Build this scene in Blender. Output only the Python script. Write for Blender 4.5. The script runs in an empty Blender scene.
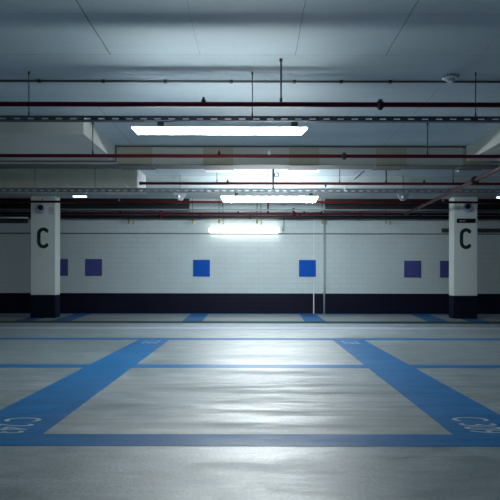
import bpy, bmesh, math
from mathutils import Vector, Matrix

C = bpy.context.scene.collection
EYE = 0.80            # camera height
CEIL = EYE + 1.93     # underside of the slab
WALL = 13.68          # far wall
F, U0, V0 = 600.0, 253.0, 278.5


def at(u, v, y):
    """a point of the photograph at depth y"""
    return Vector(((u - U0) * y / F, y, EYE + (V0 - v) * y / F))


def ux(u, y):
    return (u - U0) * y / F


# ------------------------------------------------------------------ materials
def new_mat(name):
    m = bpy.data.materials.new(name)
    m.use_nodes = True
    nt = m.node_tree
    return m, nt, nt.nodes['Principled BSDF']


def N(nt, kind, **kw):
    n = nt.nodes.new(kind)
    for k, v in kw.items():
        setattr(n, k, v)
    return n


def inp(nt, sock, v):
    if hasattr(v, 'is_output'):
        nt.links.new(v, sock)
    else:
        sock.default_value = v


def M(nt, op, a, b=0.0, c=0.0):
    n = N(nt, 'ShaderNodeMath', operation=op)
    inp(nt, n.inputs[0], a)
    inp(nt, n.inputs[1], b)
    inp(nt, n.inputs[2], c)
    return n.outputs[0]


def mixc(nt, fac, a, b):
    n = N(nt, 'ShaderNodeMix', data_type='RGBA')
    inp(nt, n.inputs[0], fac)
    inp(nt, n.inputs[6], a)
    inp(nt, n.inputs[7], b)
    return n.outputs[2]


def rgba(c):
    return (c[0], c[1], c[2], 1.0)


def xyz(nt):
    tc = N(nt, 'ShaderNodeTexCoord')
    s = N(nt, 'ShaderNodeSeparateXYZ')
    nt.links.new(tc.outputs['Object'], s.inputs[0])
    return tc.outputs['Object'], s.outputs[0], s.outputs[1], s.outputs[2]


def noise(nt, vec, scale, detail=4.0, rough=0.55, stretch=None):
    if stretch:
        mp = N(nt, 'ShaderNodeMapping')
        mp.inputs['Scale'].default_value = stretch
        nt.links.new(vec, mp.inputs[0])
        vec = mp.outputs[0]
    n = N(nt, 'ShaderNodeTexNoise')
    nt.links.new(vec, n.inputs['Vector'])
    n.inputs['Scale'].default_value = scale
    n.inputs['Detail'].default_value = detail
    n.inputs['Roughness'].default_value = rough
    return n.outputs['Fac']


def maprange(nt, v, a, b, c, d):
    n = N(nt, 'ShaderNodeMapRange')
    inp(nt, n.inputs[0], v)
    for i, x in enumerate((a, b, c, d)):
        n.inputs[i + 1].default_value = x
    return n.outputs[0]


def bump(nt, bsdf, h, strength, dist=0.01):
    b = N(nt, 'ShaderNodeBump')
    b.inputs['Strength'].default_value = strength
    b.inputs['Distance'].default_value = dist
    nt.links.new(h, b.inputs['Height'])
    nt.links.new(b.outputs[0], bsdf.inputs['Normal'])


def plain(name, col, rough=0.5, metal=0.0, var=0.12, scale=6.0, bmp=0.0):
    m, nt, b = new_mat(name)
    o, x, y, z = xyz(nt)
    f = noise(nt, o, scale)
    k = maprange(nt, f, 0.3, 0.7, 0.0, 1.0)
    lo = [c * (1 - var) for c in col]
    hi = [min(1, c * (1 + var)) for c in col]
    nt.links.new(mixc(nt, k, rgba(lo), rgba(hi)), b.inputs['Base Color'])
    b.inputs['Roughness'].default_value = rough
    b.inputs['Metallic'].default_value = metal
    if bmp:
        bump(nt, b, noise(nt, o, scale * 12), bmp, 0.003)
    return m


def glow(name, col, strength):
    m, nt, b = new_mat(name)
    b.inputs['Base Color'].default_value = rgba((0.8, 0.8, 0.8))
    b.inputs['Emission Color'].default_value = rgba(col)
    b.inputs['Emission Strength'].default_value = strength
    return m


def line_mask(nt, coord, pos, w):
    return M(nt, 'LESS_THAN', M(nt, 'ABSOLUTE', M(nt, 'SUBTRACT', coord, pos)), w)


def ceiling_mat():
    m, nt, b = new_mat('ceiling_concrete')
    o, x, y, z = xyz(nt)
    a = noise(nt, o, 1.3, 5, 0.6, (0.35, 1.6, 1))
    c = noise(nt, o, 22, 3)
    k = maprange(nt, M(nt, 'ADD', M(nt, 'MULTIPLY', a, 0.75), M(nt, 'MULTIPLY', c, 0.25)), 0.35, 0.65, 0, 1)
    col = mixc(nt, k, rgba(CEIL_LO), rgba(CEIL_HI))
    near = M(nt, 'LESS_THAN', y, 5.18)
    wob = M(nt, 'ADD', x, M(nt, 'MULTIPLY', M(nt, 'SUBTRACT', noise(nt, o, 5, 2), 0.5), 0.012))
    mask = None
    for px, w in ((-1.233, 0.006), (-0.463, 0.0012), (0.361, 0.003), (1.143, 0.004), (1.95, 0.0015)):
        q = M(nt, 'MULTIPLY', line_mask(nt, wob, px, w), near)
        mask = q if mask is None else M(nt, 'MAXIMUM', mask, q)
    for px, y0 in ((-1.745, 6.7), (1.882, 6.05)):
        far = M(nt, 'GREATER_THAN', y, y0)
        mask = M(nt, 'MAXIMUM', mask, M(nt, 'MULTIPLY', line_mask(nt, wob, px, 0.003), far))
    for py, w in ((5.18, 0.004), (4.38, 0.003)):
        mask = M(nt, 'MAXIMUM', mask, M(nt, 'MULTIPLY', line_mask(nt, y, py, w), 0.6))
    col = mixc(nt, M(nt, 'MULTIPLY', mask, 0.75), col, rgba((0.10, 0.115, 0.125)))
    nt.links.new(col, b.inputs['Base Color'])
    b.inputs['Roughness'].default_value = 0.7
    bump(nt, b, c, 0.12, 0.004)
    return m


def wall_mat(name, col, spec=0.4):
    m, nt, b = new_mat(name)
    b.inputs['Specular IOR Level'].default_value = spec
    o, x, y, z = xyz(nt)
    cx = N(nt, 'ShaderNodeCombineXYZ')
    nt.links.new(x, cx.inputs[0])
    nt.links.new(z, cx.inputs[1])
    br = N(nt, 'ShaderNodeTexBrick')
    nt.links.new(cx.outputs[0], br.inputs['Vector'])
    br.inputs['Scale'].default_value = 1.0
    br.inputs['Brick Width'].default_value = 0.25
    br.inputs['Row Height'].default_value = 0.1155
    br.inputs['Mortar Size'].default_value = 0.006
    br.inputs['Mortar Smooth'].default_value = 0.4
    fac = br.outputs['Fac']
    n = noise(nt, o, 2.0, 5)
    k = maprange(nt, n, 0.3, 0.7, 0, 1)
    c = mixc(nt, k, rgba([q * 0.93 for q in col]), rgba(col))
    c = mixc(nt, M(nt, 'MULTIPLY', fac, 0.14), c, rgba([q * 0.45 for q in col]))
    nt.links.new(c, b.inputs['Base Color'])
    b.inputs['Roughness'].default_value = 0.55
    h = M(nt, 'ADD', M(nt, 'MULTIPLY', fac, -1.0), M(nt, 'MULTIPLY', noise(nt, o, 30, 2), 0.25))
    bump(nt, b, h, 0.55, 0.009)
    return m


def floor_like(name, lo, hi, r0, r1, spec=0.5, wear=0.3):
    m, nt, b = new_mat(name)
    o, x, y, z = xyz(nt)
    big = noise(nt, o, 0.8, 5, 0.6, (0.55, 1.9, 1))
    mid = noise(nt, o, 6.0, 4, 0.6, (0.7, 1.6, 1))
    fine = noise(nt, o, 48, 4, 0.75)
    soft = noise(nt, o, 3.0, 2.0, 0.5, (0.45, 2.4, 1))
    k = maprange(nt, M(nt, 'ADD', M(nt, 'MULTIPLY', mid, 0.55), M(nt, 'MULTIPLY', fine, 0.45)), 0.40, 0.60, 0, 1)
    sc = noise(nt, o, 1.5, 4, 0.65, (0.45, 3.2, 1))
    band = M(nt, 'MULTIPLY', maprange(nt, y, 2.9, 3.4, 0, 1), maprange(nt, y, 4.2, 5.4, 1, 0.25))
    scuff = M(nt, 'MULTIPLY', maprange(nt, sc, 0.44, 0.62, 0, 1), band)
    base = mixc(nt, k, rgba(lo), rgba(hi))
    nt.links.new(mixc(nt, M(nt, 'MULTIPLY', scuff, wear), base, rgba([q * 0.45 for q in lo])), b.inputs['Base Color'])
    rr = maprange(nt, M(nt, 'ADD', M(nt, 'MULTIPLY', big, 0.7), M(nt, 'MULTIPLY', mid, 0.3)), 0.40, 0.60, r0, r1)
    rr = M(nt, 'ADD', rr, M(nt, 'MULTIPLY', scuff, wear * 0.3))
    nt.links.new(rr, b.inputs['Roughness'])
    b.inputs['Specular IOR Level'].default_value = spec
    b.inputs['IOR'].default_value = 2.1 if spec > 0.9 else 1.5
    h = M(nt, 'ADD', M(nt, 'MULTIPLY', fine, 1.8), M(nt, 'MULTIPLY', soft, 4.2))
    bump(nt, b, h, 0.22, 0.006)
    return m


def duct_mat():
    m, nt, b = new_mat('duct_board')
    o, x, y, z = xyz(nt)
    k = maprange(nt, noise(nt, o, 3, 5), 0.3, 0.7, 0, 1)
    c = mixc(nt, k, rgba((0.66, 0.645, 0.53)), rgba((0.73, 0.715, 0.59)))
    mask = None
    for px in (-3.80, -2.755, -4.85, -5.89, -6.94, -7.98):
        q = line_mask(nt, x, px, 0.007)
        mask = q if mask is None else M(nt, 'MAXIMUM', mask, q)
    c = mixc(nt, M(nt, 'MULTIPLY', mask, 0.6), c, rgba((0.12, 0.12, 0.11)))
    nt.links.new(c, b.inputs['Base Color'])
    b.inputs['Roughness'].default_value = 0.8
    return m


CEIL_LO, CEIL_HI = (0.40, 0.49, 0.545), (0.48, 0.575, 0.63)
mat = {}
mat['ceiling'] = ceiling_mat()
mat['wall'] = wall_mat('painted_brick', (0.57, 0.675, 0.71))
mat['band'] = wall_mat('dark_painted_brick', (0.007, 0.007, 0.022), 0.15)
mat['floor'] = floor_like('floor_coating', (0.195, 0.262, 0.298), (0.385, 0.47, 0.505), 0.36, 0.56, 1.0, 0.75)
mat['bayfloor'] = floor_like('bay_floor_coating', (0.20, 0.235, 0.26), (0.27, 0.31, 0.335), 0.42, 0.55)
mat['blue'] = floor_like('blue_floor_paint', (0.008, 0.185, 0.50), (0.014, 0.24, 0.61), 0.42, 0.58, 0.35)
mat['bayblue'] = floor_like('darker_blue_floor_paint', (0.016, 0.10, 0.27), (0.024, 0.125, 0.32), 0.5, 0.6, 0.2)  # deeper blue for the short bay stripes at the wall
mat['green'] = floor_like('green_floor_paint', (0.006, 0.035, 0.028), (0.010, 0.045, 0.038), 0.5, 0.6, 0.2)
mat['pale'] = floor_like('pale_lilac_surface', (0.55, 0.57, 0.74), (0.62, 0.64, 0.82), 0.28, 0.36)
mat['paintwhite'] = plain('white_floor_paint', (0.62, 0.72, 0.72), 0.5, var=0.15, scale=40)
mat['beam'] = plain('beam_concrete', (0.46, 0.485, 0.44), 0.75, var=0.07, scale=2.0, bmp=0.1)
mat['box'] = plain('downstand_concrete', (0.50, 0.53, 0.50), 0.75, var=0.06, scale=2.0, bmp=0.1)
mat['colbeam'] = plain('grey_beam_concrete', (0.40, 0.45, 0.47), 0.75, var=0.07, scale=2.0)
mat['soffit'] = plain('dark_beam_underside', (0.10, 0.11, 0.11), 0.85, var=0.1)  # darker tone for the underside of the middle beam
mat['board'] = plain('beige_board', (0.37, 0.36, 0.275), 0.8, var=0.06, scale=3.0)
mat['tab'] = plain('pale_board_edge', (0.80, 0.82, 0.78), 0.7, var=0.05)
mat['duct'] = duct_mat()
mat['litend'] = plain('lit_white_duct_end', (0.84, 0.86, 0.86), 0.6, var=0.18, scale=9)  # side face whitened, lamp light put into its colour
mat['column'] = plain('column_paint', (0.78, 0.86, 0.84), 0.55, var=0.03, scale=3, bmp=0.08)
mat['paleplate'] = plain('pale_grey_plate', (0.55, 0.62, 0.62), 0.6)
mat['colband'] = plain('column_dark_paint', (0.008, 0.011, 0.026), 0.6, var=0.1)
mat['colband'].node_tree.nodes['Principled BSDF'].inputs['Specular IOR Level'].default_value = 0.12
mat['letter'] = plain('dark_green_paint', (0.006, 0.030, 0.010), 0.6)
mat['red'] = plain('dark_red_pipe_paint', (0.095, 0.006, 0.014), 0.5, var=0.15, scale=4)
mat['redbright'] = plain('red_pipe_paint', (0.085, 0.007, 0.007), 0.5, var=0.15, scale=4)
for k in ('red', 'redbright'):
    mat[k].node_tree.nodes['Principled BSDF'].inputs['Specular IOR Level'].default_value = 0.2
mat['redbrown'] = plain('red_brown_pipe_paint', (0.075, 0.014, 0.020), 0.4, var=0.15, scale=5)
mat['black'] = plain('black_plastic', (0.010, 0.011, 0.014), 0.45)
mat['cable'] = plain('black_cable', (0.008, 0.011, 0.016), 0.35)
mat['steel'] = plain('galvanised_steel', (0.10, 0.125, 0.15), 0.42, 0.6, var=0.2, scale=25)
mat['steel2'] = plain('pale_galvanised_steel', (0.24, 0.28, 0.32), 0.42, 0.4, var=0.2, scale=25)
mat['rod'] = plain('dark_steel_rod', (0.06, 0.075, 0.095), 0.45, 0.6)
mat['grey'] = plain('grey_conduit', (0.24, 0.28, 0.31), 0.5)
mat['darkgrey'] = plain('dark_grey_conduit', (0.05, 0.06, 0.065), 0.5)
mat['conduit2'] = plain('mid_grey_conduit', (0.11, 0.125, 0.13), 0.5)
mat['palepipe'] = plain('pale_grey_pipe', (0.40, 0.45, 0.46), 0.5)
mat['white'] = plain('white_plastic', (0.70, 0.75, 0.76), 0.4, var=0.04)
mat['lamp'] = glow('lit_diffuser', (0.90, 0.99, 1.0), 76.0)
mat['lamp2'] = glow('lit_diffuser_b', (0.92, 0.99, 1.0), 150.0)
mat['lampwall'] = glow('lit_wall_diffuser', (1.0, 1.0, 0.87), 6.0)
mat['blueglow'] = glow('blue_white_light', (0.45, 0.55, 1.0), 4.0)
mat['square'] = plain('blue_wall_paint', (0.003, 0.088, 0.48), 0.7, var=0.05)
mat['square_shaded'] = plain('shade_tinted_blue_paint', (0.055, 0.068, 0.27), 0.5, var=0.05)
mat['square'].node_tree.nodes['Principled BSDF'].inputs['Specular IOR Level'].default_value = 0.15
mat['brass'] = plain('brass', (0.55, 0.40, 0.06), 0.4, 0.3)
mat['lilac'] = plain('lilac_plastic', (0.44, 0.46, 0.66), 0.35)
mat['lens'] = plain('dark_lens', (0.02, 0.022, 0.04), 0.2)
mat['plaque'] = plain('black_plaque', (0.006, 0.006, 0.008), 0.4)
mat['backwall'] = plain('dim_concrete', (0.32, 0.36, 0.38), 0.7)


# ------------------------------------------------------------------ mesh tools
class MB:
    def __init__(self):
        self.bm = bmesh.new()

    def box(self, x0, x1, y0, y1, z0, z1, bev=0.0):
        vs = [self.bm.verts.new((x, y, z)) for x in (x0, x1) for y in (y0, y1) for z in (z0, z1)]
        fs = [(0, 1, 3, 2), (4, 6, 7, 5), (0, 4, 5, 1), (2, 3, 7, 6), (0, 2, 6, 4), (1, 5, 7, 3)]
        faces = [self.bm.faces.new([vs[i] for i in f]) for f in fs]
        if bev:
            es = list({e for f in faces for e in f.edges})
            bmesh.ops.bevel(self.bm, geom=es, offset=bev, segments=2, profile=0.5, affect='EDGES')
        return self

    def tube(self, pts, r, n=12, cap=True):
        pts = [Vector(p) for p in pts]
        rings = []
        for i, p in enumerate(pts):
            if i == 0:
                d = pts[1] - p
            elif i == len(pts) - 1:
                d = p - pts[i - 1]
            else:
                d = (pts[i + 1] - p).normalized() + (p - pts[i - 1]).normalized()
            d.normalize()
            up = Vector((0, 0, 1)) if abs(d.z) < 0.9 else Vector((0, 1, 0))
            a = d.cross(up).normalized()
            b = a.cross(d)
            rr = r[i] if isinstance(r, (list, tuple)) else r
            rings.append([self.bm.verts.new(p + (a * math.cos(t) + b * math.sin(t)) * rr)
                          for t in [2 * math.pi * k / n for k in range(n)]])
        for q, s in zip(rings, rings[1:]):
            for k in range(n):
                f = self.bm.faces.new((q[k], q[(k + 1) % n], s[(k + 1) % n], s[k]))
                f.smooth = True
        if cap:
            self.bm.faces.new(rings[0][::-1])
            self.bm.faces.new(rings[-1])
        return self

    def prism(self, poly, axis, a, b):
        """poly of 2-D points, extruded along axis 'x','y' or 'z' from a to b"""
        def p(q, t):
            return {'x': (t, q[0], q[1]), 'y': (q[0], t, q[1]), 'z': (q[0], q[1], t)}[axis]
        A = [self.bm.verts.new(p(q, a)) for q in poly]
        B = [self.bm.verts.new(p(q, b)) for q in poly]
        n = len(poly)
        for k in range(n):
            self.bm.faces.new((A[k], A[(k + 1) % n], B[(k + 1) % n], B[k]))
        self.bm.faces.new(A[::-1])
        self.bm.faces.new(B)
        return self

    def ribbon(self, path, w, y0, y1):
        """a stroke of width w along a path in the x-z plane, y0..y1 thick"""
        pts = [Vector((p[0], p[1])) for p in path]
        L, R = [], []
        for i, p in enumerate(pts):
            d = (pts[min(i + 1, len(pts) - 1)] - pts[max(i - 1, 0)]).normalized()
            nrm = Vector((-d.y, d.x)) * w / 2
            L.append(p + nrm)
            R.append(p - nrm)
        for i in range(len(pts) - 1):
            quad = [L[i], L[i + 1], R[i + 1], R[i]]
            self.prism([(q.x, q.y) for q in quad], 'y', y0, y1)
        return self

    def sphere(self, c, r, sx=1, sy=1, sz=1):
        mtx = Matrix.Translation(c) @ Matrix.Diagonal((sx, sy, sz, 1))
        g = bmesh.ops.create_uvsphere(self.bm, u_segments=16, v_segments=10, radius=r, matrix=mtx)
        for v in g['verts']:
            for f in v.link_faces:
                f.smooth = True
        return self

    def build(self, name, m, parent=None):
        bmesh.ops.recalc_face_normals(self.bm, faces=self.bm.faces)
        me = bpy.data.meshes.new(name)
        self.bm.to_mesh(me)
        self.bm.free()
        o = bpy.data.objects.new(name, me)
        me.materials.append(mat[m])
        C.objects.link(o)
        if parent:
            o.parent = parent
            o.matrix_parent_inverse = Matrix.Translation(-parent.location)
        return o


def tag(o, label, cat, group=None):
    o['label'] = label
    o['category'] = cat
    o['kind'] = 'thing'
    if group:
        o['group'] = group
    return o


def thing(name, loc, label, cat, group=None):
    o = bpy.data.objects.new(name, None)
    o.empty_display_size = 0.1
    C.objects.link(o)
    o.location = loc
    return tag(o, label, cat, group)


def struct(name, mb, m, parent=None):
    o = mb.build(name, m, parent)
    o['kind'] = 'structure'
    return o


# ------------------------------------------------------------------ room shell
XL, XR, YB = -12.0, 12.0, -6.0
struct('floor', MB().box(XL, XR, YB, 11.0, -0.2, 0.0), 'floor')
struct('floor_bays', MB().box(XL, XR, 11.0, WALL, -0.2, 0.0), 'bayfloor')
struct('ceiling', MB().box(XL, XR, YB, WALL, CEIL, CEIL + 0.25), 'ceiling')
struct('wall_back', MB().box(XL, XR, WALL, WALL + 0.25, -0.2, CEIL + 0.25), 'wall')
struct('wall_left', MB().box(XL - 0.25, XL, YB, WALL, -0.2, CEIL + 0.25), 'backwall')
struct('wall_right', MB().box(XR, XR + 0.25, YB, WALL, -0.2, CEIL + 0.25), 'backwall')
struct('wall_front', MB().box(XL, XR, YB - 0.25, YB, -0.2, CEIL + 0.25), 'backwall')
struct('baseboard_back', MB().box(XL, XR, WALL - 0.006, WALL, 0.0, 0.46), 'band')

ZB = EYE + 1.66
struct('beam_middle', MB().box(XL, XR, 8.74, 9.09, ZB, CEIL), 'beam')
struct('trim_3', MB().box(XL, XR, 8.742, 9.088, ZB - 0.003, ZB + 0.002), 'soffit')
struct('beam_columns', MB().box(XL, XR, 11.3, 12.4, EYE + 1.65, CEIL), 'colbeam')
struct('beam_left', MB().box(XL, -2.01, 7.10, 8.74, EYE + 1.71, CEIL), 'box')
struct('beam_right', MB().box(3.10, XR, 7.10, 8.74, EYE + 1.71, CEIL), 'box')
zs = EYE + 1.71 - 0.01
struct('trim_1', MB().tube([(XL, 8.728, zs), (-1.995, 8.728, zs), (-1.995, 8.728, CEIL - 0.012),
                            (3.085, 8.728, CEIL - 0.012), (3.085, 8.728, zs), (XR, 8.728, zs)], 0.011, 6), 'darkgrey')

# beige boards on the beam
for i, (u0, u1, lip) in enumerate(((118, 152, 0), (203, 233, 1), (289, 319, 1), (376, 406, 0), (463, 490, 0))):
    a, b = ux(u0, 8.73), ux(u1, 8.73)
    t = thing('beam_board', ((a + b) / 2, 8.72, ZB),
              ['beige board at the left end of the recessed beam, first of five',
               'beige board with pale lower edge on beam, left of the hanging ring',
               'beige board with pale lower edge on beam, above right end of second lamp',
               'beige board on the beam between diagonal brace and sloping red pipe',
               'beige board on the beam crossed by the sloping red pipe, rightmost of five'][i],
              'board', 'beige boards fixed to the beam')
    MB().box(a, b, 8.715, 8.739, ZB - 0.012, CEIL - 0.03).build('face_panel', 'board', t)
    MB().box(a, b, 8.715, 9.09, ZB - 0.016, ZB - 0.004).build('soffit_panel', 'soffit', t)
    if lip:
        MB().box(ux(u0 + 2, 9.1), ux(u1 + 1, 9.1), 9.092, 9.33, ZB - 0.014, ZB - 0.004).build('edge_strip', 'tab', t)

# clad downstand beyond the beam at the left, its end painted whiter where lamp light falls
struct('beam_clad', MB().box(-9.5, -2.05, 10.45, 11.3, EYE + 1.595, CEIL, 0.005), 'duct')
struct('trim_2', MB().box(-2.05, -2.02, 10.45, 11.3, EYE + 1.595, CEIL, 0.003), 'litend')


# ------------------------------------------------------------------ columns
def letter_path(cx, cz, w, h, r):
    """a narrow round-cornered C"""
    p = []
    x0, x1, z0, z1 = cx - w / 2, cx + w / 2, cz - h / 2, cz + h / 2
    p.append((x1 + 0.004, z1 - 0.045))
    for k in range(0, 7):
        t = math.radians(62 - 0 + k * (118 - 0) / 6.0) if False else math.radians(40 + k * 140 / 6.0)
        p.append((x0 + w / 2 + math.cos(t) * w / 2, z1 - r + math.sin(t) * r))
    for k in range(0, 7):
        t = math.radians(180 + k * 140 / 6.0)
        p.append((x0 + w / 2 + math.cos(t) * w / 2, z0 + r + math.sin(t) * r))
    p.append((x1 + 0.004, z0 + 0.045))
    return p


def column(x0, x1, yf, yb, cu, label):
    t = thing('concrete_column', ((x0 + x1) / 2, (yf + yb) / 2, 0), label, 'column')
    MB().box(x0, x1, yf, yb, 0.46, EYE + 1.65, 0.012).build('shaft', 'column', t)
    MB().box(x0 - 0.001, x1 + 0.001, yf - 0.001, yb + 0.001, 0.0, 0.46, 0.012).build('painted_foot', 'colband', t)
    cx = ux(cu, yf)
    MB().ribbon(letter_path(cx, EYE + (V0 - 238.3) * yf / F, 0.185, 0.355, 0.10), 0.070, yf - 0.003, yf + 0.001).build('letter', 'letter', t)
    return t


YF = 12.06
column(ux(30.5, YF), ux(55.4, YF), YF, 12.36, 43.3, 'white column with dark green C and grey smudged patch, left of the lamps')
column(ux(453.6, YF), ux(477.6, YF), YF, 12.36, 466.0, 'white column with dark green C below a small black plaque')

for cu, cv, lab in ((41.3, 209.3, 'round lilac sounder above the C of the left column'),
                    (466.8, 207.3, 'round lilac sounder above the black plaque on column')):
    p = at(cu, cv, YF - 0.002)
    t = thing('alarm_sounder', p, lab, 'sounder', 'round sounders on the columns')
    MB().tube([p + Vector((0, 0, 0)), p + Vector((0, -0.035, 0)), p + Vector((0, -0.05, 0))], [0.095, 0.095, 0.08], 24).build('housing', 'lilac', t)
    q = p + Vector((0.0, -0.05, 0.02))
    MB().tube([q, q + Vector((0, -0.02, 0)), q + Vector((0, -0.03, 0))], [0.055, 0.05, 0.03], 20).build('horn', 'lens', t)
p = at(51.3, 211, YF)
tag(MB().box(p.x - 0.055, p.x + 0.055, YF - 0.006, YF, p.z - 0.075, p.z + 0.075, 0.003).build('blank_plate', 'paleplate'),
    'pale blank plate beside the sounder on the left column', 'plate')
p0, p1 = at(456.7, 222.6, YF), at(475.4, 218.3, YF)
t = thing('name_plaque', ((p0.x + p1.x) / 2, YF, p0.z), 'small black plaque with faded pale marks on the right column', 'plaque')
MB().box(p0.x, p1.x, YF - 0.008, YF, p0.z, p1.z).build('plate', 'plaque', t)


def text_mesh(s, name, m, parent, mtx, cap=1.0, wide=1.0, depth=0.0):
    """lettering as a flat mesh: cap height 'cap', horizontal squeeze 'wide', placed by mtx (text in its local xy plane)"""
    cu = bpy.data.curves.new('lettering', 'FONT')
    cu.body = s
    cu.size = 1.0
    cu.extrude = 0.0
    tmp = bpy.data.objects.new('lettering_tmp', cu)
    C.objects.link(tmp)
    bpy.context.view_layer.update()
    me = bpy.data.meshes.new_from_object(tmp.evaluated_get(bpy.context.evaluated_depsgraph_get()))
    bpy.data.objects.remove(tmp)
    bpy.data.curves.remove(cu)
    k = cap / 0.70
    me.transform(mtx @ Matrix.Diagonal((k * wide, k, 1, 1)))
    me.materials.clear()
    me.materials.append(mat[m])
    o = bpy.data.objects.new(name, me)
    me.name = name
    C.objects.link(o)
    if parent:
        o.parent = parent
        o.matrix_parent_inverse = Matrix.Translation(-parent.location)
    return o


q = at(459.2, 221.2, YF)
mb = MB()
for k, (w, h) in enumerate(((0.022, 0.018), (0.016, 0.022), (0.020, 0.018), (0.012, 0.030))):
    mb.box(q.x + 0.035 * k, q.x + 0.035 * k + w, YF - 0.0095, YF - 0.0082, q.z + 0.004, q.z + 0.004 + h)
mb.build('faded_lettering', 'white', t)

# ------------------------------------------------------------------ floor markings
ZP = 0.0015


def quad(pts, z=ZP):
    return MB().prism(pts, 'z', 0.0002, z)


def gy(v):
    return F * EYE / (v - V0)


tag(quad([(XL, gy(446.9)), (XR, gy(445.6)), (XR, gy(433.3)), (XL, gy(435.6))]).build('floor_stripe', 'blue'),
    'blue painted cross stripe on the floor, widest and lowest in the photo', 'floor marking')
tag(quad([(XL, gy(368.0)), (XR, gy(368.0)), (XR, gy(364.7)), (XL, gy(364.7))], 0.0011).build('floor_stripe', 'blue'),
    'blue painted cross stripe cutting across both long stripes midway', 'floor marking')
tag(quad([(XL, gy(339.9)), (XR, gy(340.1)), (XR, gy(338.2)), (XL, gy(338.1))], 0.0011).build('floor_stripe', 'blue'),
    'blue painted cross stripe at the far ends of both long stripes', 'floor marking')
tag(quad([(XL, gy(323.2)), (XR, gy(323.4)), (XR, gy(321.3)), (XL, gy(321.3))]).build('drain_line', 'green'),
    'dark green line across the floor in front of the wall bays', 'floor marking')
tag(quad([(XL, gy(329.2)), (XR, gy(329.4)), (XR, gy(327.2)), (XL, gy(327.0))]).build('pale_strip', 'pale'),  # flat pale lilac strip laid on the floor
    'pale lilac strip across the floor nearer than the green line', 'floor marking')
tag(quad([(XL, WALL - 0.16), (XR, WALL - 0.16), (XR, WALL - 0.007), (XL, WALL - 0.007)]).build('floor_stripe', 'blue'),
    'blue painted stripe along the foot of the far wall', 'floor marking')


def bay_stripe(u_near0, u_near1, u_far0, u_far1, vn, vf, lab):
    yn, yf = gy(vn), gy(vf)
    pts = [(ux(u_near0, yn), yn), (ux(u_near1, yn), yn), (ux(u_far1, yf), yf), (ux(u_far0, yf), yf)]
    t = thing('bay_stripe', (sum(p[0] for p in pts) / 4, (yn + yf) / 2, 0), lab, 'floor marking', 'long blue bay stripes')
    quad(pts, 0.0020).build('paint', 'blue', t)
    return t


YN = gy(440)
tl = bay_stripe(-56, 35.6, 138.7, 169.4, 440, 340, 'long blue bay stripe on the floor lettered C 243, at left')
tr = bay_stripe(460.5, 546, 333.0, 364.4, 440, 340, 'long blue bay stripe on the floor lettered C 309, at right')


def floor_text(s, parent, xbase, ystart, cap, wide):
    text_mesh(s, 'lettering', 'paintwhite', parent,
              Matrix.Translation((xbase, ystart, 0.0026)) @ Matrix.Rotation(-math.pi / 2, 4, 'Z'), cap, wide)


floor_text('C 243', tl, ux(6, gy(420.5)), gy(418.2), 0.205, 0.50)
floor_text('C 243', tl, ux(144.5, gy(341.5)), gy(340.8), 0.205, 0.50)
floor_text('C 309', tr, ux(452.5, gy(419.3)), gy(417.0), 0.205, 0.50)
floor_text('C 309', tr, ux(341.5, gy(341.5)), gy(340.8), 0.205, 0.50)

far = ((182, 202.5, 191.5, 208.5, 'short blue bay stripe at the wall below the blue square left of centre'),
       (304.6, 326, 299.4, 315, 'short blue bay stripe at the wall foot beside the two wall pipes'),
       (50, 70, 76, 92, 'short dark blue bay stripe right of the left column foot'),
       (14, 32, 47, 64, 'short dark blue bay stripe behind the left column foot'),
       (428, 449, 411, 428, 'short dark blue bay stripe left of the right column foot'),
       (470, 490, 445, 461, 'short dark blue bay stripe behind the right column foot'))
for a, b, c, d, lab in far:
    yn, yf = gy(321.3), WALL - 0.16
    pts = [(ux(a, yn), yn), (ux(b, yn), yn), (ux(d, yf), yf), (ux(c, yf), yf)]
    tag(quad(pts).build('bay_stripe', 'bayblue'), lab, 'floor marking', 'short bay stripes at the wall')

# ------------------------------------------------------------------ squares on the wall
YW = WALL
for u, v, m, lab in ((201.5, 268.3, 'square', 'bright blue square on the wall, left under the wall lamp'),
                     (307.3, 268.3, 'square', 'bright blue square on the wall next to the white wall pipe'),  # outer squares: the purplish shade on them is put into the colour
                     (93.7, 267.7, 'square_shaded', 'shaded blue square on the wall standing clear right of the left column'),
                     (59.7, 267.7, 'square_shaded', 'shaded blue square on the wall half hidden by the left column'),
                     (412.4, 268.8, 'square_shaded', 'shaded blue square on the wall standing clear left of the right column'),
                     (448.2, 268.8, 'square_shaded', 'shaded blue square on the wall half hidden by the right column')):
    p = at(u, v, YW)
    s = 0.1915
    tag(MB().box(p.x - s, p.x + s, YW - 0.014, YW - 0.0095, p.z - s, p.z + s).build('wall_square', m), lab, 'wall square', 'painted squares on the far wall')

# ------------------------------------------------------------------ pipes on the wall
z = at(0, 233.8, YW).z
tag(MB().tube([(XL, YW - 0.012, z), (XR, YW - 0.012, z)], 0.011, 10).build('conduit', 'conduit2'),
    'thin dark conduit running along the wall below the wall lamp', 'conduit')
a, b = ux(313.7, YW), ux(324, YW)
tag(MB().box(a - 0.011, a + 0.011, YW - 0.009, YW - 0.0063, 0.002, EYE + 1.40, 0.001).build('cable_cover', 'white'),
    'thin white vertical cable cover passing behind the blue wall square', 'cable cover')
tag(MB().tube([(b, YW - 0.045, 0.002), (b, YW - 0.045, EYE + 1.40)], 0.02, 12).build('wall_pipe', 'palepipe'),
    'grey vertical pipe on the wall, right of the thin white one', 'pipe')
p = at(441, 230.3, YW)
tag(MB().box(p.x, XR, YW - 0.07, YW - 0.03, p.z - 0.045, p.z + 0.045, 0.004).build('cable_trunking', 'darkgrey'),
    'dark trunking on the wall passing behind the right column', 'trunking')
p = at(0, 222, YW)
tag(MB().box(XL, ux(28, YW), YW - 0.07, YW - 0.001, p.z - 0.04, p.z + 0.06, 0.004).build('cable_trunking', 'darkgrey'),
    'dark trunking on the wall at left behind the left column', 'trunking')


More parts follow.
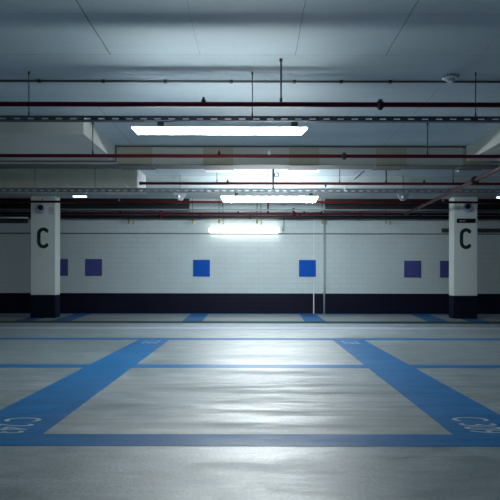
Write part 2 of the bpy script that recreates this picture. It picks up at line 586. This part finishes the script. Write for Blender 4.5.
# ------------------------------------------------------------------ pipes under the ceiling
def run(mb, y, h, x0, x1, r, n=14):
    return mb.tube([(x0, y, EYE + h), (x1, y, EYE + h)], r, n)


def coupling(parent, x, y, h, r, m='black'):
    o = MB()
    zz = EYE + h
    o.tube([(x - 0.028, y, zz), (x + 0.028, y, zz)], r * 1.4, 14)
    o.tube([(x - 0.012, y, zz), (x + 0.012, y, zz)], r * 1.65, 14)
    o.box(x - 0.018, x + 0.018, y - 0.012, y + 0.012, zz + r * 1.5, zz + r * 2.1)
    o.box(x - 0.018, x + 0.018, y - 0.012, y + 0.012, zz - r * 2.1, zz - r * 1.5)
    o.build('coupling', m, parent)


def stub(parent, x, y, h, r, m='black', up=True):
    s = 1 if up else -1
    zz = EYE + h
    o = MB()
    o.tube([(x, y, zz + s * r * 0.6), (x, y, zz + s * r * 1.9)], 0.020, 10)
    o.tube([(x, y, zz + s * r * 1.9), (x, y, zz + s * r * 2.9)], 0.011, 8)
    o.build('sprinkler_stub', m, parent)


R1 = 0.0215
H1 = 1.520
YP = 5.27
H1 = 174.0 * YP / F
t = thing('sprinkler_pipe', (0, YP, EYE + H1), 'dark red sprinkler pipe above the front lamp, nearest the camera', 'pipe')
run(MB(), YP, H1, XL, XR, R1).build('pipe_run', 'red', t)
coupling(t, ux(380, YP), YP, H1, R1)
stub(t, ux(203.3, YP), YP, H1, R1)

H2, Y2 = 1.517, 7.43
t = thing('sprinkler_pipe', (0, Y2, EYE + H2), 'dark red sprinkler pipe crossing in front of the beige boarded beam', 'pipe')
run(MB(), Y2, H2, XL, XR, 0.022).build('pipe_run', 'red', t)
coupling(t, ux(344, Y2), Y2, H2, 0.02)
stub(t, ux(219, Y2), Y2, H2, 0.022, 'red')
stub(t, ux(269, Y2), Y2, H2, 0.022, 'white')

Y3, H3 = 9.90, 1.5675
t = thing('sprinkler_pipe', (0, Y3, EYE + H3), 'dark red sprinkler pipe with capped end at left, just in front of second lamp', 'pipe')
run(MB(), Y3, H3, -1.86, XR, 0.0225).build('pipe_run', 'red', t)
MB().tube([(-1.875, Y3, EYE + H3), (-1.83, Y3, EYE + H3)], 0.028, 14).build('end_cap', 'red', t)
stub(t, ux(227.5, Y3), Y3, H3, 0.0225)
stub(t, ux(325.5, Y3), Y3, H3, 0.0225, 'black', False)
stub(t, ux(424, Y3), Y3, H3, 0.0225)

Y4, H4 = 11.86, 1.513
t = thing('sprinkler_pipe', (0, Y4, EYE + H4), 'red sprinkler pipe just behind the second lamp, passing before both columns', 'pipe')
run(MB(), Y4, H4, XL, XR, 0.021).build('pipe_run', 'redbright', t)
for uu in (42.5, 119, 216, 302, 443):
    stub(t, ux(uu, Y4), Y4, H4, 0.021, 'grey')

Y5, H5 = 13.25, 1.428
t = thing('sprinkler_pipe', (0, Y5, EYE + H5), 'dark red sprinkler pipe along the wall directly over the black pipe', 'pipe')
run(MB(), Y5, H5, XL, XR, 0.024).build('pipe_run', 'red', t)
for uu in (160.5, 293.5):
    x = ux(uu, Y5)
    MB().tube([(x, Y5, EYE + H5 - 0.10), (x, Y5, EYE + H5 + 0.13)], 0.026, 10).tube(
        [(x - 0.05, Y5, EYE + H5), (x + 0.05, Y5, EYE + H5)], 0.033, 10).build('tee_fitting', 'red', t)
x = ux(268, Y5)
MB().tube([(x, Y5, EYE + H5), (x, Y5, EYE + 1.70)], 0.018, 10).build('riser', 'red', t)
for uu in (238, 304, 321, 120):
    stub(t, ux(uu, Y5), Y5, H5, 0.022)

Y6, H6 = 13.36, 1.366
t = thing('drain_pipe', (0, Y6, EYE + H6), 'black pipe along the wall directly above the brass tipped droppers', 'pipe')
run(MB(), Y6, H6, XL, XR, 0.040).build('pipe_run', 'black', t)
for uu in (90, 200, 250, 300, 360, 420):
    x = ux(uu, Y6)
    MB().tube([(x - 0.03, Y6, EYE + H6), (x + 0.03, Y6, EYE + H6)], 0.047, 12).build('pipe_socket', 'black', t)

# the red pipe that slopes towards the wall at the right
A = Vector((3.325, 13.20, EYE + 1.410))
d = Vector((-0.0325, -1.0, 0.0)).normalized()
E = A + d * 11.0
t = thing('overhead_pipe', A, 'red brown pipe running back from upper right to the wall, crossing the other pipes', 'pipe')
MB().tube([A, E], 0.028, 16).build('pipe_run', 'redbrown', t)
mid = A - d * ((13.20 - 8.59) / d.y)
MB().tube([mid - d * 0.05, mid + d * 0.05], 0.044, 16).tube([mid - d * 0.015, mid + d * 0.015], 0.058, 16).build('coupling', 'black', t)
mid = A + d * 1.2
MB().tube([mid - d * 0.06, mid + d * 0.06], 0.034, 16).build('coupling', 'redbrown', t)

# conduit clipped to the ceiling
yc = 5.84
t = thing('ceiling_conduit', (0, yc, CEIL - 0.012), 'thin grey conduit clipped across the ceiling above the front pipe', 'conduit')
MB().tube([(XL, yc, CEIL - 0.013), (XR, yc, CEIL - 0.013)], 0.011, 8).build('tube', 'conduit2', t)
for uu in (39, 103, 165, 231, 294, 341, 390):
    x = ux(uu, yc)
    MB().box(x - 0.016, x + 0.016, yc - 0.018, yc + 0.018, CEIL - 0.028, CEIL - 0.0005, 0.003).build('clip', 'rod', t)
yd = 5.72
t = thing('smoke_detector', (ux(450, yd), yd, CEIL - 0.05), 'round white smoke detector on the ceiling above the right column', 'detector')
x = ux(450, yd)
MB().tube([(x, yd, CEIL), (x, yd, CEIL - 0.02), (x, yd, CEIL - 0.026)], [0.075, 0.075, 0.06], 24).build('mounting_plate', 'white', t)
MB().tube([(x, yd, CEIL - 0.026), (x, yd, CEIL - 0.045), (x, yd, CEIL - 0.056)], [0.045, 0.04, 0.02], 20).build('sensor_chamber', 'white', t)


# ------------------------------------------------------------------ slotted rails, lamps
def slotted_rail(y, h, hh, dd, pitch, slot, lab, m='steel'):
    """a C-shaped rail: slotted web facing the aisle and two plain flanges"""
    z0, z1 = EYE + h - hh / 2, EYE + h + hh / 2
    t = thing('slotted_rail', (0, y, z0), lab, 'rail', 'slotted rails carrying the lamps')
    mb = MB()
    th = 0.003
    za, zb = z0 + hh * 0.22, z0 + hh * 0.22 + hh * 0.32
    mb.box(-9.6, 9.6, y - dd / 2, y - dd / 2 + th, z0, za)
    mb.box(-9.6, 9.6, y - dd / 2, y - dd / 2 + th, zb, z1)
    x = -9.6
    while x < 9.6:
        mb.box(x, x + pitch - slot, y - dd / 2, y - dd / 2 + th, za, zb)
        x += pitch
    mb.build('slotted_web', m, t)
    MB().box(-9.6, 9.6, y - dd / 2 + th, y + dd / 2, z1 - th, z1).build('flange', m, t)
    MB().box(-9.6, 9.6, y - dd / 2 + th, y + dd / 2, z0, z0 + th).build('flange', m, t)
    return t


slotted_rail(5.595, 1.485, 0.044, 0.065, 0.1305, 0.060, 'slotted steel rail above the front lamp')
slotted_rail(10.35, 1.517, 0.072, 0.07, 0.1305, 0.065, 'slotted steel rail above the second lamp, in front of the columns', 'steel2')


def lamp(y, u0, u1, h, dh, lab, rail_h, m='lamp', dw=0.07):
    x0, x1 = ux(u0, y), ux(u1, y)
    zc = EYE + h
    zt, zb = zc + dh / 2, zc - dh / 2
    t = thing('tube_lamp', ((x0 + x1) / 2, y, zb), lab, 'lamp', 'fluorescent lamps')
    # diffuser: a trough with sloping ends
    mb = MB()
    bm = mb.bm
    prof = [(-dw / 2, zt), (-dw * 0.46, zc), (-dw * 0.28, zb), (dw * 0.28, zb), (dw * 0.46, zc), (dw / 2, zt)]
    s = 0.045
    L, Rr = [], []
    for (yy, zz) in prof:
        k = (zt - zz) / dh
        L.append(bm.verts.new((x0 + s * k, y + yy, zz)))
        Rr.append(bm.verts.new((x1 - s * k, y + yy, zz)))
    n = len(prof)
    for k in range(n):
        bm.faces.new((L[k], L[(k + 1) % n], Rr[(k + 1) % n], Rr[k]))
    bm.faces.new(L[::-1])
    bm.faces.new(Rr)
    mb.build('diffuser', m, t)
    MB().box(x0 - 0.012, x1 + 0.012, y - dw * 0.42, y + dw * 0.42, zt + 0.0005, zt + 0.020, 0.003).build('housing', 'white', t)
    for k in (0.16, 0.93):
        x = x0 + (x1 - x0) * k
        MB().box(x - 0.03, x + 0.03, y - 0.012, y + 0.012, zt + 0.020, EYE + rail_h - 0.001).build('hanging_clip', 'steel', t)
    return t


lamp(5.61, 132.5, 306.3, (V0 - 131.6) * 5.61 / F, 0.046, 'lit fluorescent lamp hanging under the front slotted rail, largest of the lamps', 1.462)
lamp(10.35, 221.0, 317.5, (V0 - 199.6) * 10.35 / F, 0.085, 'lit fluorescent lamp under the second slotted rail, just above the wall lamp', 1.480, 'lamp2')
# lamp on the wall
yl = WALL - 0.085
x0, x1 = ux(209, yl), ux(279, yl)
zc = EYE + (V0 - 230.2) * yl / F
t = thing('wall_lamp', ((x0 + x1) / 2, WALL, zc - 0.07), 'lit fluorescent lamp fixed to the brick wall', 'lamp')
MB().box(x0, x1, yl - 0.05, WALL - 0.045, zc - 0.062, zc + 0.055, 0.025).build('diffuser', 'lampwall', t)
MB().box(x0, x1, WALL - 0.045, WALL, zc - 0.05, zc + 0.05).build('housing', 'white', t)
MB().box(x1 + 0.001, x1 + 0.07, yl - 0.04, WALL, zc - 0.07, zc + 0.075, 0.01).build('end_bracket', 'white', t)
MB().tube([(x1 + 0.07, yl, zc), (x1 + 0.11, yl, zc), (x1 + 0.11, yl, zc + 0.25)], 0.014, 8).build('cord', 'grey', t)

# small blue-white lights at both sides
for u0, u1, v, lab in ((73.0, 86.3, 196.6, 'small blue-white light under the second rail near the left column'),
                       (497.0, 511.0, 196.8, 'small blue-white light under the second rail beyond the right column')):
    yy = 10.35
    p0, p1 = at(u0, v + 1.0, yy), at(u1, v - 0.6, yy)
    t = thing('emergency_light', ((p0.x + p1.x) / 2, yy, p0.z), lab, 'lamp', 'small blue-white lights')
    MB().box(p0.x, p1.x, yy - 0.03, yy + 0.03, p0.z, p1.z, 0.006).build('lens', 'blueglow', t)
    MB().box(p0.x - 0.005, p1.x + 0.015, yy - 0.035, yy + 0.035, p1.z, p1.z + 0.02, 0.003).build('housing', 'steel', t)
    MB().box(p1.x - 0.02, p1.x, yy - 0.02, yy + 0.02, p1.z + 0.02, EYE + 1.480).build('bracket', 'white', t)


# ------------------------------------------------------------------ hangers
def hanger(u, y, ztop, zbot, lab, r=0.0045, cap=True, foot=True, m='rod', grp='threaded rods hanging from the ceiling'):
    x = ux(u, y)
    t = thing('hanger_rod', (x, y, zbot), lab, 'rod', grp)
    MB().tube([(x, y, zbot), (x, y, ztop)], r, 8).build('rod', m, t)
    if cap:
        MB().tube([(x, y, ztop), (x, y, ztop - 0.025)], r * 1.9, 8).build('anchor', m, t)
    if foot:
        MB().tube([(x, y, zbot), (x, y, zbot + 0.035)], r * 1.7, 8).build('nut', m, t)
    return t


zr1 = EYE + 1.509
hanger(28.6, 5.61, CEIL, zr1, 'thin rod dropping from ceiling to front rail above the left column')
hanger(252, 5.61, CEIL, zr1, 'thin rod dropping from ceiling to front rail above middle of front lamp')
hanger(475.3, 5.61, CEIL, zr1, 'thin rod dropping from ceiling to front rail above the right column')
hanger(280.7, YP, CEIL, EYE + H1 + R1, 'thick rod holding the nearest red pipe above the front lamp', 0.0075)
hanger(92.6, Y2, CEIL, EYE + H2 + 0.022, 'thin rod holding the second red pipe beside the downstand at left', 0.006)
hanger(427.3, Y2, CEIL, EYE + H2 + 0.022, 'thin rod holding the second red pipe near the recess right end', 0.006)
hanger(216.8, Y3, CEIL, EYE + H3 + 0.0225, 'thin rod holding the third red pipe under a beige board', 0.006)
hanger(267.5, Y3, CEIL, EYE + H3 + 0.0225, 'white rod holding the third red pipe beside the ring hanger', 0.007, m='white')
hanger(339.5, Y3, CEIL, EYE + H3 + 0.0225, 'thin rod holding the third red pipe above the diagonal brace foot', 0.006)
hanger(386.0, Y3, CEIL, EYE + H3 + 0.0225, 'thin rod holding the third red pipe right of the diagonal brace', 0.011)
hanger(453.0, Y3, CEIL, EYE + H3 + 0.0225, 'thin rod holding the third red pipe left of the pipe crossing', 0.006)

yy = 10.12
x = ux(273, yy)
t = thing('ring_hanger', (x, yy, EYE + 1.5), 'dark flat bar with a ring hanging at mid ceiling', 'hanger')
MB().box(x - 0.018, x + 0.018, yy - 0.006, yy + 0.006, EYE + 1.50, CEIL).build('bar', 'rod', t)
rc = Vector((ux(276.4, yy), yy - 0.02, EYE + (V0 - 175) * yy / F))
MB().tube([rc + Vector((math.cos(a), 0, math.sin(a))) * 0.036 for a in [k * math.pi / 12 for k in range(25)]], 0.009, 8).build('ring', 'rod', t)

# pale braces
for (ua, va, ya, ub, vb, yb, r, lab) in (
        (344, 189, 9.95, 364, 170.5, 10.2, 0.014, 'pale diagonal brace rising beside the second lamp'),
        (122, 183.7, 9.07, 128, 187.5, 9.07, 0.012, 'short pale brace under the duct near its lit white end'),
        (64.5, 184, 9.07, 70, 187.3, 9.07, 0.010, 'short pale brace under the duct near the left column'),
        (457, 171.5, 9.2, 463, 166.5, 9.15, 0.010, 'short pale brace under the beam near the sloping red pipe')):
    tag(MB().tube([at(ua, va, ya), at(ub, vb, yb)], r, 8).build('brace', 'white'), lab, 'brace')

# sensors hanging under the column beam
for u, lab in ((180, 'grey sensor box under the beam left of the second lamp'),
               (403, 'grey sensor box under the beam where the sloping red pipe starts')):
    yy = 11.2
    x = ux(u, yy)
    zt = EYE + (V0 - 193.5) * yy / F
    t = thing('motion_sensor', (x, yy, zt - 0.13), lab, 'sensor', 'grey sensor boxes')
    MB().prism([(x - 0.11, zt), (x + 0.11, zt), (x + 0.09, zt - 0.06), (x + 0.03, zt - 0.13), (x - 0.03, zt - 0.13), (x - 0.09, zt - 0.06)],
               'y', yy - 0.05, yy + 0.05).build('housing', 'grey', t)
    MB().sphere((x - 0.02, yy - 0.05, zt - 0.07), 0.03).build('lens', 'white', t)
    MB().tube([(x, yy, zt), (x, yy, CEIL)], 0.012, 8).build('stem', 'grey', t)

# ------------------------------------------------------------------ cable trays over the wall
ycb = 13.09
for x0, x1, lab in ((-9.6, ux(190, ycb), 'dark cable tray loaded with black cables, left of the wall lamp'),
                    (ux(324, ycb), 9.6, 'dark cable tray loaded with black cables, right of the wall lamp')):
    t = thing('cable_tray', ((x0 + x1) / 2, ycb, EYE + 1.45), lab, 'cable tray', 'loaded cable trays')
    MB().box(x0, x1, ycb - 0.22, ycb + 0.10, EYE + 1.475, EYE + 1.48).box(x0, x1, ycb - 0.22, ycb - 0.215, EYE + 1.48, EYE + 1.60).build('tray', 'black', t)
    for k in range(5):
        r = (0.034, 0.028, 0.036, 0.03, 0.034)[k]
        yq = ycb - 0.17 + 0.062 * k
        MB().tube([(x0 + 0.03 * k, yq, EYE + 1.48 + r), (x1 - 0.05 * k, yq, EYE + 1.48 + r)], r, 10).build('cable', 'cable', t)
    MB().box(x0, x1, ycb - 0.22, ycb + 0.10, EYE + 1.655, EYE + 1.66).box(x0, x1, ycb - 0.22, ycb - 0.215, EYE + 1.66, EYE + 1.76).build('tray', 'black', t)
    for k in range(5):
        MB().tube([(x0 + 0.04 * k, ycb - 0.17 + 0.06 * k, EYE + 1.70), (x1 - 0.03 * k, ycb - 0.17 + 0.06 * k, EYE + 1.70)], 0.03, 10).build('cable', 'cable', t)
    for k in range(4):
        r = 0.035
        yq = ycb - 0.14 + 0.068 * k
        MB().tube([(x0 + 0.05 * k, yq, EYE + 1.585), (x1 - 0.04 * k, yq, EYE + 1.585)], r, 10).build('cable', 'cable', t)
zc = EYE + (V0 - 209.8) * 12.8 / F
tag(MB().tube([(XL, 12.8, zc), (XR, 12.8, zc)], 0.018, 10).build('conduit', 'grey'),
    'grey conduit hanging in front of the cable trays over the wall lamp', 'conduit')
p = at(0, 218, 13.0)
q = at(28, 218, 13.0)
tag(MB().tube([(-9.6, 13.0, p.z), (q.x, 13.0, q.z)], 0.016, 10).build('conduit', 'white'),
    'white conduit ending behind the left edge of left column', 'conduit')

# droppers with brass tips
for i, (u, hook, lab) in enumerate((
        (129, 1, 'brass tipped dropper on the wall below the duct end'),
        (192.5, 0, 'brass tipped dropper above the bright blue square, without hook'),
        (219, 1, 'brass tipped dropper just over the left end of the wall lamp'),
        (257, 1, 'brass tipped dropper just over the right half of the wall lamp'),
        (322, 1, 'brass tipped dropper over the two vertical wall pipes'),
        (386, 1, 'brass tipped dropper where the sloping red pipe ends'))):
    yy = 13.46
    x = ux(u, yy)
    zb = EYE + (V0 - 222.8) * yy / F
    t = thing('dropper', (x, yy, zb), lab, 'dropper', 'brass tipped droppers over the wall')
    MB().tube([(x, yy, zb + 0.05), (x, yy, CEIL)], 0.010, 8).build('rod', 'grey', t)
    MB().tube([(x, yy, zb - 0.02), (x, yy, zb + 0.01), (x, yy, zb + 0.05)], [0.014, 0.026, 0.022], 10).build('tip', 'brass', t)
    if hook:
        hx = x + 0.085
        MB().tube([(hx, yy, CEIL), (hx, yy, zb + 0.05), (hx + 0.02, yy, zb + 0.03), (hx + 0.025, yy, zb), (hx + 0.01, yy, zb - 0.025), (hx - 0.015, yy, zb - 0.03)],
                  0.011, 8).build('hook', 'grey', t)

# ------------------------------------------------------------------ camera, world, view
cam_d = bpy.data.cameras.new('camera')
cam_d.sensor_width = 36.0
cam_d.lens = 36.0 * F / 500.0
cam_d.shift_x = -(U0 - 250.0) / 500.0
cam_d.shift_y = (V0 - 250.0) / 500.0
cam_d.clip_start = 0.05
cam = bpy.data.objects.new('camera', cam_d)
C.objects.link(cam)
cam.location = (0, 0, EYE)
cam.rotation_euler = (Matrix.Rotation(math.pi / 2, 3, 'X') @ Matrix.Rotation(math.radians(0.1), 3, 'Z')).to_euler()
bpy.context.scene.camera = cam

w = bpy.data.worlds.new('garage_air')
bpy.context.scene.world = w
w.use_nodes = True
w.node_tree.nodes['Background'].inputs[0].default_value = (0.1, 0.15, 0.2, 1)
w.node_tree.nodes['Background'].inputs[1].default_value = 0.1

sc = bpy.context.scene
sc.view_settings.view_transform = 'Standard'
sc.view_settings.look = 'None'
sc.view_settings.exposure = 0.0
sc.view_settings.gamma = 1.0
sc.view_settings.use_curve_mapping = False
sc.cycles.use_denoising = True
sc.cycles.max_bounces = 10
sc.cycles.diffuse_bounces = 6
